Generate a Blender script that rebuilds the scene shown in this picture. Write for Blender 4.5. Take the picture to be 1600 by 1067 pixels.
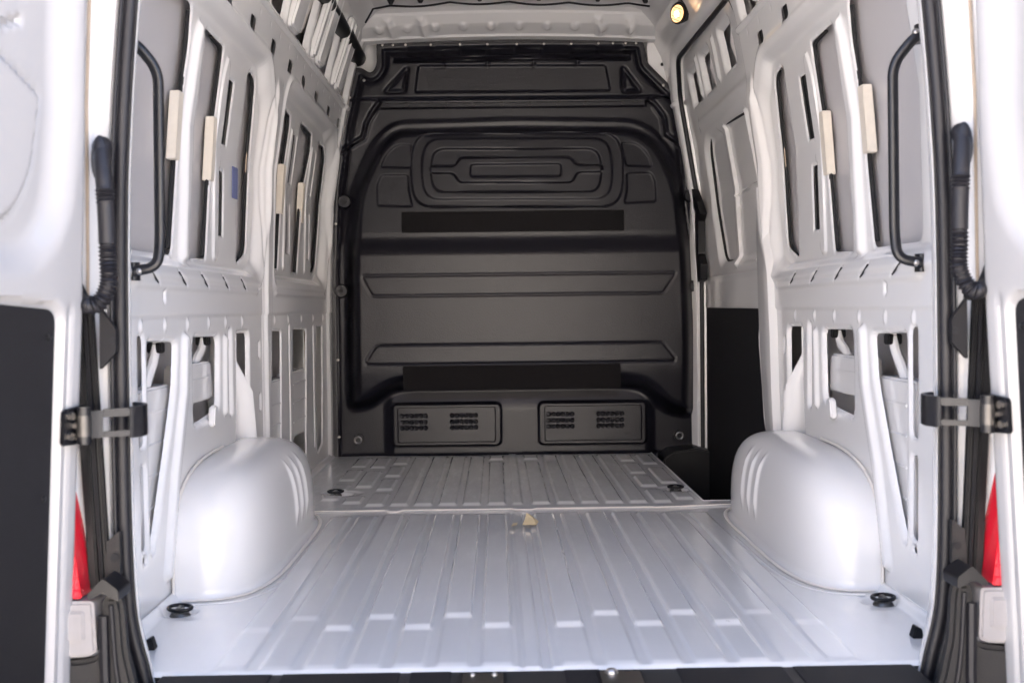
import bpy, bmesh, math, random
import numpy as np
from mathutils import Vector, Matrix

# ------------------------------------------------------------------ camera, sky, sun, exposure
random.seed(7); np.random.seed(7)
S = bpy.context.scene
COL = S.collection
for o in list(bpy.data.objects): bpy.data.objects.remove(o)

cam_d = bpy.data.cameras.new('camera'); cam = bpy.data.objects.new('camera', cam_d); COL.objects.link(cam)
cam_d.sensor_width = 36.0; cam_d.lens = 1780/1600*36.0
cam_d.clip_start = .05; cam_d.clip_end = 2000
YAW, PIT, ROL = .0139, .0287, .0115
cam.location = (-.075, 0, .706)
cam.matrix_world = (Matrix.Translation((-.075, 0, .706)) @ Matrix.Rotation(-YAW, 4, 'Z')
                    @ Matrix.Rotation(math.pi/2-PIT, 4, 'X') @ Matrix.Rotation(-ROL, 4, 'Z'))
cam_d.dof.use_dof = True; cam_d.dof.focus_distance = 4.3; cam_d.dof.aperture_fstop = 5.0
S.camera = cam

W = bpy.data.worlds.new('World'); S.world = W; W.use_nodes = True
nt = W.node_tree; nt.nodes.clear()
sky = nt.nodes.new('ShaderNodeTexSky'); sky.sky_type = 'NISHITA'; sky.sun_disc = False
SUN_EL, SUN_AZ = math.radians(44), math.radians(-22)      # azimuth measured from +Y (front of the van) towards +X
sky.sun_elevation = SUN_EL; sky.sun_rotation = SUN_AZ
sky.altitude = 300; sky.air_density = .7; sky.dust_density = 5.0; sky.ozone_density = .6
bg = nt.nodes.new('ShaderNodeBackground'); bg.inputs[1].default_value = .13
wo = nt.nodes.new('ShaderNodeOutputWorld')
nt.links.new(sky.outputs[0], bg.inputs[0]); nt.links.new(bg.outputs[0], wo.inputs[0])

sd = bpy.data.lights.new('sun', 'SUN'); sd.energy = 4.2; sd.angle = math.radians(.5); sd.color = (1, .93, .86)
sun = bpy.data.objects.new('sun', sd); COL.objects.link(sun)
sdir = Vector((math.sin(SUN_AZ)*math.cos(SUN_EL), math.cos(SUN_AZ)*math.cos(SUN_EL), math.sin(SUN_EL)))
sun.rotation_euler = sdir.to_track_quat('Z', 'Y').to_euler(); sun.location = (0, 0, 12)

S.view_settings.view_transform = 'Standard'; S.view_settings.look = 'None'
S.view_settings.gamma = 1; S.view_settings.exposure = 3.46
S.render.engine = 'CYCLES'
S.cycles.max_bounces = 14; S.cycles.diffuse_bounces = 8; S.cycles.glossy_bounces = 6

# ------------------------------------------------------------------ materials
def srgb(r, g, b):
    f = lambda c: (c/255/12.92) if c <= 10 else ((c/255+.055)/1.055)**2.4
    return (f(r), f(g), f(b))
def mat(name, col, rough=.4, metal=0., coat=0., spec=.5, bump=0., bscale=300, var=0., vscale=6, emit=None, rvar=0.):
    m = bpy.data.materials.new(name); m.use_nodes = True
    n = m.node_tree; b = n.nodes['Principled BSDF']
    b.inputs['Base Color'].default_value = (*col, 1); b.inputs['Roughness'].default_value = rough
    b.inputs['Metallic'].default_value = metal; b.inputs['Coat Weight'].default_value = coat
    b.inputs['Coat Roughness'].default_value = .08
    b.inputs['Specular IOR Level'].default_value = spec
    tc = n.nodes.new('ShaderNodeTexCoord')
    if var or rvar:
        nz = n.nodes.new('ShaderNodeTexNoise'); nz.inputs['Scale'].default_value = vscale
        nz.inputs['Detail'].default_value = 7; nz.inputs['Roughness'].default_value = .62
        n.links.new(tc.outputs['Object'], nz.inputs[0])
    if var:
        mx = n.nodes.new('ShaderNodeMix'); mx.data_type = 'RGBA'
        mx.inputs[6].default_value = (*[c*(1-var) for c in col], 1); mx.inputs[7].default_value = (*[min(1, c*(1+var)) for c in col], 1)
        n.links.new(nz.outputs[0], mx.inputs[0]); n.links.new(mx.outputs[2], b.inputs['Base Color'])
    if rvar:
        mr = n.nodes.new('ShaderNodeMapRange'); mr.inputs[1].default_value = .3; mr.inputs[2].default_value = .7
        mr.inputs[3].default_value = max(.02, rough-rvar); mr.inputs[4].default_value = rough+rvar
        n.links.new(nz.outputs[0], mr.inputs[0]); n.links.new(mr.outputs[0], b.inputs['Roughness'])
    if bump:
        n2 = n.nodes.new('ShaderNodeTexNoise'); n2.inputs['Scale'].default_value = bscale; n2.inputs['Detail'].default_value = 3
        n.links.new(tc.outputs['Object'], n2.inputs[0])
        bp = n.nodes.new('ShaderNodeBump'); bp.inputs['Strength'].default_value = bump; bp.inputs['Distance'].default_value = .002
        n.links.new(n2.outputs[0], bp.inputs['Height']); n.links.new(bp.outputs[0], b.inputs['Normal'])
    if emit:
        b.inputs['Emission Color'].default_value = (*emit[0], 1); b.inputs['Emission Strength'].default_value = emit[1]
    return m
M_paint = mat('white_paint', (.70, .695, .69), .12, coat=.12, spec=.4, var=.015, vscale=3, bump=.03, bscale=22)
M_floor = mat('floor_paint', (.69, .685, .675), .10, coat=.6, var=.045, vscale=5, bump=.03, bscale=22)
def add_specks(m, scale, thr, col, ra):
    n = m.node_tree; b = n.nodes['Principled BSDF']; tc = n.nodes.new('ShaderNodeTexCoord')
    nz = n.nodes.new('ShaderNodeTexNoise'); nz.inputs['Scale'].default_value = scale; nz.inputs['Detail'].default_value = 2
    n2 = n.nodes.new('ShaderNodeTexNoise'); n2.inputs['Scale'].default_value = scale*.12
    n.links.new(tc.outputs['Object'], nz.inputs[0]); n.links.new(tc.outputs['Object'], n2.inputs[0])
    ad = n.nodes.new('ShaderNodeMath'); ad.operation = 'MULTIPLY_ADD'; ad.inputs[1].default_value = .35
    n.links.new(n2.outputs[0], ad.inputs[0]); n.links.new(nz.outputs[0], ad.inputs[2])
    mr = n.nodes.new('ShaderNodeMapRange'); mr.inputs[1].default_value = thr; mr.inputs[2].default_value = thr+.05
    n.links.new(ad.outputs[0], mr.inputs[0])
    mx = n.nodes.new('ShaderNodeMix'); mx.data_type = 'RGBA'; mx.inputs[7].default_value = (*col, 1)
    src = b.inputs['Base Color'].links[0].from_socket
    n.links.new(src, mx.inputs[6]); n.links.new(mr.outputs[0], mx.inputs[0]); n.links.new(mx.outputs[2], b.inputs['Base Color'])
    # dusty film: rougher patches drawn out along the van
    mp = n.nodes.new('ShaderNodeMapping'); mp.inputs['Scale'].default_value = (14, 2.2, 8)
    n3 = n.nodes.new('ShaderNodeTexNoise'); n3.inputs['Scale'].default_value = 2.2; n3.inputs['Detail'].default_value = 8; n3.inputs['Roughness'].default_value = .7
    n.links.new(tc.outputs['Object'], mp.inputs[0]); n.links.new(mp.outputs[0], n3.inputs[0])
    m2 = n.nodes.new('ShaderNodeMapRange'); m2.inputs[1].default_value = .35; m2.inputs[2].default_value = .7
    r0 = b.inputs['Roughness'].default_value; m2.inputs[3].default_value = r0-ra*.25; m2.inputs[4].default_value = r0+ra
    n.links.new(n3.outputs[0], m2.inputs[0]); n.links.new(m2.outputs[0], b.inputs['Roughness'])
add_specks(M_floor, 75, 1.0, (.22, .19, .17), .16); add_specks(M_paint, 60, 1.02, (.30, .27, .25), .04)
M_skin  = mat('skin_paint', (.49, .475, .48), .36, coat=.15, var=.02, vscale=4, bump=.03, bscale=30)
M_door  = mat('door_paint_dimmed', (.35, .345, .345), .24, coat=.3, var=.02, vscale=3)  # same white paint, darkened to offset the strong light on the doors
M_plas  = mat('partition_plastic', (.0068, .0064, .0100), .30, spec=.25, var=.18, vscale=9, bump=.35, bscale=190)
M_flange= mat('partition_flange', (.052, .045, .045), .42, spec=.5, var=.15, vscale=12, bump=.15, bscale=400)
M_pad   = mat('felt_strip', (.011, .010, .0105), .92, spec=.15, var=.3, vscale=90, bump=.9, bscale=700)
M_blk   = mat('black_plastic', (.006, .006, .007), .40, spec=.3, var=.2, vscale=20)
M_rub   = mat('rubber_seal', (.009, .0085, .011), .46, spec=.4, var=.15, vscale=15, bump=.2, bscale=200)
M_trim  = mat('hardboard_trim', (.009, .0085, .010), .62, spec=.3, var=.12, vscale=35, bump=.35, bscale=400)
M_bump  = mat('bumper_plastic', (.018, .017, .017), .50, spec=.35, var=.15, vscale=12, bump=.6, bscale=420)
M_steel = mat('bright_steel', (.36, .34, .32), .32, metal=1, var=.12, vscale=60)
M_dsteel= mat('dark_steel', (.10, .095, .09), .35, metal=.8, var=.3, vscale=50)
M_hinge = mat('hinge_black_paint', (.006, .006, .008), .34, coat=.0, var=.2, vscale=30)
M_foam  = mat('cream_foam_tape', (.62, .57, .49), .75, var=.08, vscale=60)
M_seal  = mat('tan_sealant', (.40, .32, .24), .6, var=.15, vscale=40, bump=.5, bscale=120)
M_wseal = mat('pale_sealant', (.70, .66, .61), .5, var=.1, vscale=40, bump=.5, bscale=120)
M_red   = mat('red_lens', (.72, .012, .03), .12, coat=.6, emit=None, var=.15, vscale=40)
M_clear = mat('clear_lens', (.30, .285, .285), .12, coat=.6, var=.1, vscale=50)
M_blue  = mat('blue_sticker', (.13, .15, .30), .6, var=.25, vscale=120)
M_void  = mat('cavity_shade', (.008, .008, .009), .8)  # near-black that paints in the shade inside gaps and holes
M_dust  = mat('old_wax', (.22, .18, .13), .6, var=.35, vscale=14)
M_scrap = mat('tan_tape', (.52, .42, .26), .7, var=.3, vscale=80)
M_lamp  = mat('lamp_glass', (1, .8, .5), .3, emit=((1, .48, .15), .13))
M_bulb  = mat('lamp_bulb', (1, .9, .7), .3, emit=((1, .78, .42), .5))
M_ground= mat('paving', (.43, .40, .365), .9, var=.25, vscale=1.2, bump=.6, bscale=40)
M_body  = mat('body_paint', (.72, .72, .72), .25, coat=.4)

# ------------------------------------------------------------------ helpers
def link(name, me, m=None, parent=None, smooth=False, label=None, sharp=0):
    if m is not None: me.materials.append(m)
    if smooth: me.polygons.foreach_set('use_smooth', np.ones(len(me.polygons), bool))
    if sharp: me.set_sharp_from_angle(angle=math.radians(sharp))
    o = bpy.data.objects.new(name, me); COL.objects.link(o)
    if parent is not None: o.parent = parent
    if label: o['label'] = label
    return o
def mesh_np(name, V, F):
    me = bpy.data.meshes.new(name); V = np.asarray(V, np.float32); F = np.asarray(F, np.int32)
    me.vertices.add(len(V)); me.vertices.foreach_set('co', V.ravel())
    n = F.shape[1]; me.loops.add(F.size); me.loops.foreach_set('vertex_index', F.ravel())
    me.polygons.add(len(F)); me.polygons.foreach_set('loop_start', np.arange(0, F.size, n, dtype=np.int32))
    me.update(calc_edges=True); me.validate()
    return me
def smooth01(t): t = np.clip(t, 0, 1); return t*t*(3-2*t)
def rnd(pts, r, n=5):
    """polygon with rounded corners (list of xy)"""
    out = []; N = len(pts); P = [np.array(p[:2], float) for p in pts]
    for i in range(N):
        a, b, c = P[i-1], P[i], P[(i+1) % N]; rr = pts[i][2] if len(pts[i]) > 2 else r
        da, dc = a-b, c-b; la, lc = np.linalg.norm(da), np.linalg.norm(dc)
        k = min(rr, la*.48, lc*.48)
        if k < 1e-5: out.append(tuple(b)); continue
        p0, p1 = b+da/la*k, b+dc/lc*k
        for j in range(n+1):
            t = j/n; q = (1-t)**2*p0+2*t*(1-t)*b+t*t*p1; out.append(tuple(q))
    return out
def rect(x0, x1, y0, y1, r): return rnd([(x0, y0), (x1, y0), (x1, y1), (x0, y1)], r)
def sdf(U, V, pts, margin=.16):
    """signed distance to polygon, negative inside; only exact within margin of it"""
    P = np.array(pts, float); out = np.full(U.shape, margin)
    k = ((U > P[:, 0].min()-margin) & (U < P[:, 0].max()+margin) & (V > P[:, 1].min()-margin) & (V < P[:, 1].max()+margin))
    if not k.any(): return out
    u, v = U[k], V[k]; d2 = np.full(u.shape, 1e9); ins = np.zeros(u.shape, bool)
    Q = np.roll(P, -1, 0)
    for (x0, y0), (x1, y1) in zip(P, Q):
        ex, ey = x1-x0, y1-y0; L = ex*ex+ey*ey
        if L < 1e-12: continue
        t = np.clip(((u-x0)*ex+(v-y0)*ey)/L, 0, 1)
        d2 = np.minimum(d2, (u-x0-t*ex)**2+(v-y0-t*ey)**2)
        if y0 != y1:
            c = (y0 > v) != (y1 > v); xi = (x1-x0)*(v-y0)/(y1-y0)+x0; ins ^= c & (u < xi)
    d = np.sqrt(d2); out[k] = np.where(ins, -d, d)
    return out
def seg_d(U, V, pts):
    d2 = np.full(U.shape, 1e9)
    for (x0, y0), (x1, y1) in zip(pts[:-1], pts[1:]):
        ex, ey = x1-x0, y1-y0; L = ex*ex+ey*ey+1e-12
        t = np.clip(((U-x0)*ex+(V-y0)*ey)/L, 0, 1)
        d2 = np.minimum(d2, (U-x0-t*ex)**2+(V-y0-t*ey)**2)
    return np.sqrt(d2)
def sheet(name, u0, u1, v0, v1, cu, cv, hfn, mapfn, m, parent=None, holes=None, flip=False, label=None, sharp=40):
    nu, nv = max(2, int(round((u1-u0)/cu))+1), max(2, int(round((v1-v0)/cv))+1)
    U, V = np.meshgrid(np.linspace(u0, u1, nu), np.linspace(v0, v1, nv))
    D = None
    if holes is not None:
        D = holes(U, V)
        e = 1e-4
        for it in range(2):
            near = np.abs(D) < .62*max(cu, cv)
            gx = (holes(U+e, V)-holes(U-e, V))/(2*e); gy = (holes(U, V+e)-holes(U, V-e))/(2*e)
            g = np.sqrt(gx*gx+gy*gy)+1e-9
            k = near & (g > .3)
            inner = np.zeros_like(k); inner[1:-1, 1:-1] = True
            k &= inner
            U = np.where(k, U-D*gx/g, U); V = np.where(k, V-D*gy/g, V)
            D = holes(U, V)
    H = hfn(U, V, D)
    P = mapfn(U, V, H)
    idx = np.arange(nu*nv).reshape(nv, nu)
    F = np.stack([idx[:-1, :-1], idx[:-1, 1:], idx[1:, 1:], idx[1:, :-1]], -1).reshape(-1, 4)
    if D is not None:
        Df = D.ravel()[F]; F = F[~((Df.mean(1) < -1e-4) & (Df.max(1) < .35*max(cu, cv)))]
    if flip: F = F[:, ::-1]
    Vt = np.stack([p.ravel() for p in P], -1)
    used = np.unique(F); rm = np.zeros(len(Vt), int); rm[used] = np.arange(len(used))
    return link(name, mesh_np(name, Vt[used], rm[F]), m, parent, True, label, sharp)

class MB:
    def __init__(s): s.v = []; s.f = []
    def add(s, V, F):
        b = len(s.v); s.v += [tuple(p) for p in V]; s.f += [tuple(b+i for i in f) for f in F]; return s
    def box(s, x0, x1, y0, y1, z0, z1):
        return s.add([(x0, y0, z0), (x1, y0, z0), (x1, y1, z0), (x0, y1, z0), (x0, y0, z1), (x1, y0, z1), (x1, y1, z1), (x0, y1, z1)],
                     [(3, 2, 1, 0), (4, 5, 6, 7), (0, 1, 5, 4), (1, 2, 6, 5), (2, 3, 7, 6), (3, 0, 4, 7)])
    def tube(s, path, r, n=12, closed=False, sq=(1, 1), cap=True, up=None):
        P = [Vector(p) for p in path]; N = len(P); R = r if hasattr(r, '__len__') else [r]*N
        T = []
        for i in range(N):
            a = P[i-1] if (i > 0 or closed) else P[i]; b = P[(i+1) % N] if (i < N-1 or closed) else P[i]
            T.append((b-a).normalized())
        u = Vector(up) if up else (Vector((0, 0, 1)) if abs(T[0].z) < .9 else Vector((1, 0, 0)))
        V = []
        for i in range(N):
            u = (u-T[i]*u.dot(T[i])).normalized(); w = T[i].cross(u)
            for k in range(n):
                a = 2*math.pi*k/n; V.append(P[i]+(u*math.cos(a)*sq[0]+w*math.sin(a)*sq[1])*R[i])
        F = []
        for i in range(N if closed else N-1):
            j = (i+1) % N
            for k in range(n):
                l = (k+1) % n; F.append((i*n+k, i*n+l, j*n+l, j*n+k))
        if not closed and cap: F.append(tuple(range(n))[::-1]); F.append(tuple((N-1)*n+k for k in range(n)))
        return s.add(V, F)
    def ball(s, c, r, sc=(1, 1, 1), n=10, m=6):
        V = []; F = []
        for i in range(m+1):
            t = math.pi*i/m
            for k in range(n):
                a = 2*math.pi*k/n
                V.append((c[0]+r*sc[0]*math.sin(t)*math.cos(a), c[1]+r*sc[1]*math.sin(t)*math.sin(a), c[2]+r*sc[2]*math.cos(t)))
        for i in range(m):
            for k in range(n):
                l = (k+1) % n; F.append((i*n+k, (i+1)*n+k, (i+1)*n+l, i*n+l))
        return s.add(V, F)
    def build(s, name, m, parent=None, smooth=True, bev=0, label=None, segs=2):
        me = bpy.data.meshes.new(name); me.from_pydata([tuple(p) for p in s.v], [], s.f)
        bm = bmesh.new(); bm.from_mesh(me)
        bmesh.ops.remove_doubles(bm, verts=bm.verts, dist=1e-6)
        bmesh.ops.recalc_face_normals(bm, faces=bm.faces)
        if bev: 
            ed = [e for e in bm.edges if e.is_manifold and e.calc_face_angle(0) > .5]
            bmesh.ops.bevel(bm, geom=ed, offset=bev, segments=segs, affect='EDGES', clamp_overlap=True)
        bm.to_mesh(me); bm.free(); me.update()
        o = link(name, me, m, parent, smooth, label)
        if smooth: 
            try: me.set_sharp_from_angle(angle=math.radians(38))
            except Exception: pass
        return o
def slab(name, poly, fn, a, b, m, parent=None, bev=0, label=None):
    """polygon in 2D, extruded between depths a and b; fn(u, v, w) -> xyz"""
    n = len(poly); s = MB()
    V = [fn(p[0], p[1], a) for p in poly]+[fn(p[0], p[1], b) for p in poly]
    F = [tuple(range(n)), tuple(range(n, 2*n))[::-1]]+[(i, (i+1) % n, n+(i+1) % n, n+i) for i in range(n)]
    return s.add(V, F).build(name, m, parent, bev=bev, label=label)
def empty(name, loc=(0, 0, 0), parent=None):
    o = bpy.data.objects.new(name, None); o.location = loc; COL.objects.link(o); o.empty_display_size = .1
    if parent: o.parent = parent
    return o
def arc_pts(P, n=6, r=.03):
    """3D polyline with rounded corners"""
    P = [np.array(p, float) for p in P]; out = [P[0]]
    for a, b, c in zip(P[:-2], P[1:-1], P[2:]):
        la, lc = np.linalg.norm(a-b), np.linalg.norm(c-b); k = min(r, la*.49, lc*.49)
        p0, p1 = b+(a-b)/la*k, b+(c-b)/lc*k
        for j in range(n+1): t = j/n; out.append((1-t)**2*p0+2*t*(1-t)*b+t*t*p1)
    out.append(P[-1]); return out

# ------------------------------------------------------------------ ground
def ground_h(U, V, D): return np.zeros_like(U)
g = MB().add([(-400, -400, -.70), (400, -400, -.70), (400, 400, -.70), (-400, 400, -.70)], [(0, 1, 2, 3)]).build('ground', M_ground, smooth=False)
g['kind'] = 'structure'; g['label'] = 'warm beige paved ground under the van'

# ------------------------------------------------------------------ unseen house behind the camera, added to bounce sunlight into the load bay
added_house = bpy.data.objects.new('added_house', None); COL.objects.link(added_house); added_house.location = (0, -12, -.70)
added_house['label'] = 'unseen pale plastered house, added to bounce sunlight in through the open rear doors'; added_house['category'] = 'added_house'
M_wall = mat('added_house_plaster', (.46, .45, .43), .85, var=.08, vscale=.8, bump=.4, bscale=60)
M_glass = mat('added_house_glass', (.03, .035, .04), .06)
hw = MB().box(-11, 11, -7, 0, 0, 6.2).build('added_house_wall', M_wall, added_house, smooth=False)
MB().add([(-11.4, .5, 6.2), (11.4, .5, 6.2), (11.4, -7.5, 6.2), (-11.4, -7.5, 6.2), (-11.4, -3.5, 8.6), (11.4, -3.5, 8.6)], [(0, 1, 5, 4), (2, 3, 4, 5), (0, 4, 3), (1, 2, 5), (3, 2, 1, 0)]).build('roof', mat('added_house_tiles', (.20, .09, .06), .8, var=.3, vscale=9), added_house, smooth=False)  # roof of the added unseen house
for hx_ in (-8.5, -4.8, 4.8, 8.5):
    for hz_ in (1.0, 4.0):
        wf = MB().box(hx_-.65, hx_+.65, -.05, .04, hz_, hz_+1.4).build('added_house_window', mat('added_house_frame_white', (.7, .7, .7), .5) if hx_ < -8 and hz_ < 2 else bpy.data.materials['added_house_frame_white'], added_house, smooth=False)
        MB().box(hx_-.57, hx_+.57, .035, .045, hz_+.08, hz_+1.32).build('pane', M_glass, wf, smooth=False)
# ------------------------------------------------------------------ the van
van = empty('cargo_van', (0, 3.8, -.70))
van['label'] = 'white high-roof cargo van seen through its open rear doors, empty bare-metal load bay'
van['category'] = 'van'
def part_parent_fix():
    for o in bpy.data.objects:
        if o.parent is van: o.location = (0, -3.8, .70)
PZ = [-1, 0, .78, 1.2, 1.45, 1.576, 1.66, 1.75, 1.9, 2.0, 2.06]
PX = [.875, .875, .875, .862, .825, .80, .785, .768, .73, .68, .60]
def Xw(z): return np.interp(z, PZ, PX)
YB = 5.48

# ---- floor
RIBS = [.08, .17, .257, .345, .432, .52, .61, .70]
def floor_h(U, V, D):
    h = np.zeros_like(U)
    for s in (-1, 1):
        for i, x in enumerate(RIBS):
            du = np.abs(U-s*x); wprof = smooth01((.034-du)/.007)
            amp = .0065 if x < .66 else .005
            ys = 2.49 if i % 2 == 0 else 2.58
            segs = [(2.245, ys-.02), (ys, 3.90)]
            if i in (5, 6): segs = [(2.245, ys-.02), (ys, 3.86)]
            if x > .66: segs = [(2.30, 2.42)] if s < 0 else [(2.30, 2.42)]
            if i == 5: fr = [(4.06, 4.36), (4.42, 4.72), (4.78, 5.10), (5.16, 5.42)]
            elif i == 6: fr = [(4.12, 4.30), (4.50, 4.95), (5.05, 5.40)]
            elif i == 0: fr = [(4.06, 5.20), (5.27, 5.44)]
            else: fr = [(4.06, 5.42)]
            if x > .66: fr = [(4.2, 4.6), (4.68, 5.0), (5.08, 5.4)] if s < 0 else []
            base = np.zeros_like(h)
            for a, b in fr: base = np.maximum(base, amp*wprof*smooth01((V-a)/.035)*smooth01((b-V)/.03))
            if x < .66: base = base+wprof*smooth01((3.90-V)/.03)*(.0032*smooth01((V-2.228)/.024)+.0058*smooth01((V-ys)/.030))*(1 if x < .5 else .6)
            h = np.maximum(h, base)
    # centre channel
    h -= .005*smooth01((.014-np.abs(U-.018))/.006)*smooth01((3.95-V)/.03)
    h -= .003*smooth01((.008-np.abs(U+.030))/.005)*smooth01((3.95-V)/.03)
    h += .004*smooth01((.020-np.abs(U+.004))/.006)*smooth01((V-4.06)/.04)
    # seam between the two floor panels
    edge = 3.985+.03*smooth01((.03-np.abs(U+.44))/.02)*-1+.02*smooth01((.04-np.abs(U-.02))/.02)*-1
    h += .004*smooth01((V-edge)/.006)
    h -= .002*np.exp(-((V-edge+.006)/.006)**2)
    # corner wells of the lashing rings
    for x, y in ((-.83, 2.675), (.83, 2.675), (-.675, 4.378), (.62, 4.378)):
        d = np.sqrt(((U-x)/1.15)**2+(V-y)**2); h = h*(1-smooth01((.075-d)/.02)); h -= .010*smooth01((.042-d)/.014)
    # rear edge bends down
    h -= .006*smooth01((2.224-V)/.006)
    # shallow mat round the arches
    h += .0012*np.sin(U*9+V*3)*np.sin(V*5.3)
    # upturned flange at the walls
    h += .02*smooth01((np.abs(U)-.855)/.02)
    return h
def floor_cut(U, V):
    return sdf(U, V, rnd([(.668, 4.10), (1.2, 4.10), (1.2, 5.7), (.668, 5.7)], .012))
floor = sheet('floor', -.876, .90, 2.218, 5.52, .0042, .010, floor_h, lambda U, V, H: (U, V, H), M_floor, van, holes=floor_cut)
# seam bead
s = MB()
pp = [(-.76, 3.983), (-.475, 3.983), (-.455, 3.957), (-.425, 3.957), (-.405, 3.983), (-.03, 3.983), (-.01, 3.965), (.045, 3.965), (.06, 3.983), (.46, 3.983), (.48, 3.975), (.79, 4.02)]
s.tube([(x, y, .0045) for x, y in pp], .0022, 6)
s.build('seam_bead', M_wseal, floor)
# joint edge to the door step
MB().tube([(.668, 4.10, .002), (.668, 5.5, .002)], .005, 8).tube([(.668, 4.10, .002), (.80, 4.10, .002)], .004, 8).build('step_edge', M_paint, floor)
def ring(x, y, a, flip=1, tilt=.25, sc=1.0):
    sc *= .84
    t = MB(); P = []
    for k in range(28):
        th = 2*math.pi*k/28; px, py = .034*sc*math.cos(th), .022*sc*math.sin(th)
        q = Matrix.Rotation(a, 4, 'Z') @ Vector((px, py*math.cos(tilt), .010+(py+.022*sc)*math.sin(tilt)))
        P.append((x+q.x, y+q.y, q.z))
    t.tube(P, .0045, 10, closed=True)
    o = t.build('lashing_ring', M_blk, floor)
    b = MB(); b.tube([(x, y, -.006), (x, y, .003)], [.030*sc, .024*sc], 20); b.box(x-.006, x+.006, y-.02, y+.02, 0, .016)
    c = b.build('ring_socket', M_dsteel, floor, bev=.001)
    return o
ring(-.826, 2.672, -.25, tilt=.14); ring(.836, 2.672, .3, tilt=.14); ring(-.70, 4.378, .1, tilt=.12, sc=1.0); ring(.612, 4.378, -.1, tilt=.12, sc=1.0)
for sx in (-1, 1):
    slab('corner_hook', rnd([(.0, 0), (.035, .0), (.03, .03), (.012, .038)], .006), lambda u, v, w, sx=sx: (sx*(.797+u*.7), w, v*.7), 2.375, 2.40, M_blk, floor, bev=.003)

# ---- side walls
R_IN = .030
def lower_holes(s):
    L = [rect(2.565, 2.610, .40, .655, .022),
         rect(2.568, 2.606, .165, .36, .018),
         rnd([(2.64, .64), (2.885, .632), (2.865, .52), (2.775, .35), (2.70, .22), (2.655, .15), (2.64, .15)], .02),
         rnd([(3.035, .64), (3.325, .635), (3.305, .43), (3.20, .415), (3.03, .405)], .03),
         rect(3.442, 3.472, .40, .65, .014),
         rnd([(3.535, .64), (3.72, .637), (3.70, .22), (3.50, .22), (3.535, .45)], .025)]
    L += [rect(2.575, 2.60, .135, .150, .006), rect(2.762, 2.776, .734, .756, .005)]
    if s < 0:
        L += [rnd([(4.045, .635), (4.275, .633), (4.24, .17), (4.01, .20)], .02),
              rnd([(4.52, .634), (4.845, .628), (4.79, .10), (4.50, .10)], .025),
              rnd([(5.10, .634), (5.29, .634), (5.24, .10), (5.08, .07)], .02),
              rect(4.425, 4.445, .11, .65, .009), rect(5.005, 5.025, .11, .64, .009)]
    for y in (3.868, 3.878): pass
    L += [rect(3.862, 3.885, .555, .60, .006), rect(3.868, 3.890, .375, .425, .006)] if s < 0 else [rect(3.745, 3.765, .555, .60, .006), rect(3.745, 3.765, .375, .425, .006)]
    return L
def upper_holes(s):
    L = [rnd([(2.60, .85), (2.935, .852), (2.975, 1.10), (2.99, 1.41), (2.965, 1.50), (2.60, 1.47)], .03),
         rnd([(3.10, .852), (3.275, .858), (3.335, 1.25), (3.335, 1.41), (3.33, 1.472), (3.12, 1.476)], .018),
         rnd([(3.655, .858), (3.795, .90), (3.825, 1.2), (3.775, 1.46), (3.655, 1.478)], .03),
         rect(3.425, 3.500, 1.212, 1.402, .006), rect(3.400, 3.475, .935, 1.128, .006)]
    if s < 0:
        L += [rnd([(4.20, .862), (4.355, .865), (4.415, 1.2), (4.43, 1.42), (4.42, 1.455), (4.20, 1.47)], .016),
              rnd([(4.62, .862), (4.77, .865), (4.87, 1.2), (4.94, 1.40), (4.92, 1.462), (4.64, 1.468)], .018),
              rnd([(5.12, .865), (5.25, .90), (5.36, 1.2), (5.335, 1.42), (5.27, 1.455), (5.10, 1.458)], .03),
              rect(4.51, 4.60, 1.215, 1.402, .006), rect(4.50, 4.59, .935, 1.128, .006),
              rect(5.00, 5.085, 1.215, 1.402, .006), rect(4.99, 5.07, .935, 1.128, .006)]
    return L
def rail_holes(s):
    ys = [2.56, 2.87, 3.18, 3.485, 3.80]+([4.106, 4.39, 4.693, 5.03, 5.35] if s < 0 else [])
    if s > 0: ys = [2.56, 2.84, 3.13, 3.42, 3.73]
    return [rect(y-.034, y+.034, 1.556, 1.600, .006) for y in ys]
def top_holes(s):
    L = [rnd([(2.60, 1.70), (2.84, 1.70), (2.84, 1.98), (2.60, 1.98)], .03),
         rnd([(2.92, 1.70), (3.26, 1.70), (3.26, 1.98), (2.92, 1.98)], .03)]
    if s < 0:
        L += [rnd([(3.36, 1.70), (3.60, 1.70), (3.60, 1.99), (3.36, 1.99)], .03), rnd([(3.68, 1.70), (3.92, 1.70), (3.94, 1.99), (3.68, 1.99)], .03),
              rnd([(4.12, 1.70), (4.36, 1.70), (4.40, 1.97), (4.12, 1.97)], .02), rnd([(4.68, 1.70), (4.92, 1.70), (4.95, 1.95), (4.68, 1.95)], .02),
              rnd([(5.20, 1.71), (5.42, 1.71), (5.42, 1.93), (5.22, 1.95)], .02), rect(4.47, 4.50, 1.72, 1.93, .01), rect(5.01, 5.035, 1.72, 1.90, .01)]
    else:
        L += [rnd([(3.36, 1.70), (3.60, 1.70), (3.60, 1.99), (3.36, 1.99)], .03), rnd([(3.72, 1.69), (3.93, 1.69), (3.95, 1.99), (3.72, 1.99)], .03)]
    return L
APERTURE = rnd([(3.95, -.4), (3.95, .10), (4.04, .42), (4.10, .62), (4.12, .92), (4.07, 1.12), (4.04, 1.70), (4.10, 1.84), (5.25, 1.84), (5.40, 1.70), (5.41, 1.2), (5.41, -.4)], .06)
BAYS_L = [rnd([(2.30, .815), (3.90, .815), (3.96, 1.1), (3.94, 1.42), (3.78, 1.53), (2.30, 1.53)], .07), rnd([(4.10, .815), (5.34, .815), (5.43, 1.1), (5.43, 1.42), (5.32, 1.53), (4.14, 1.53)], .06)]
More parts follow.
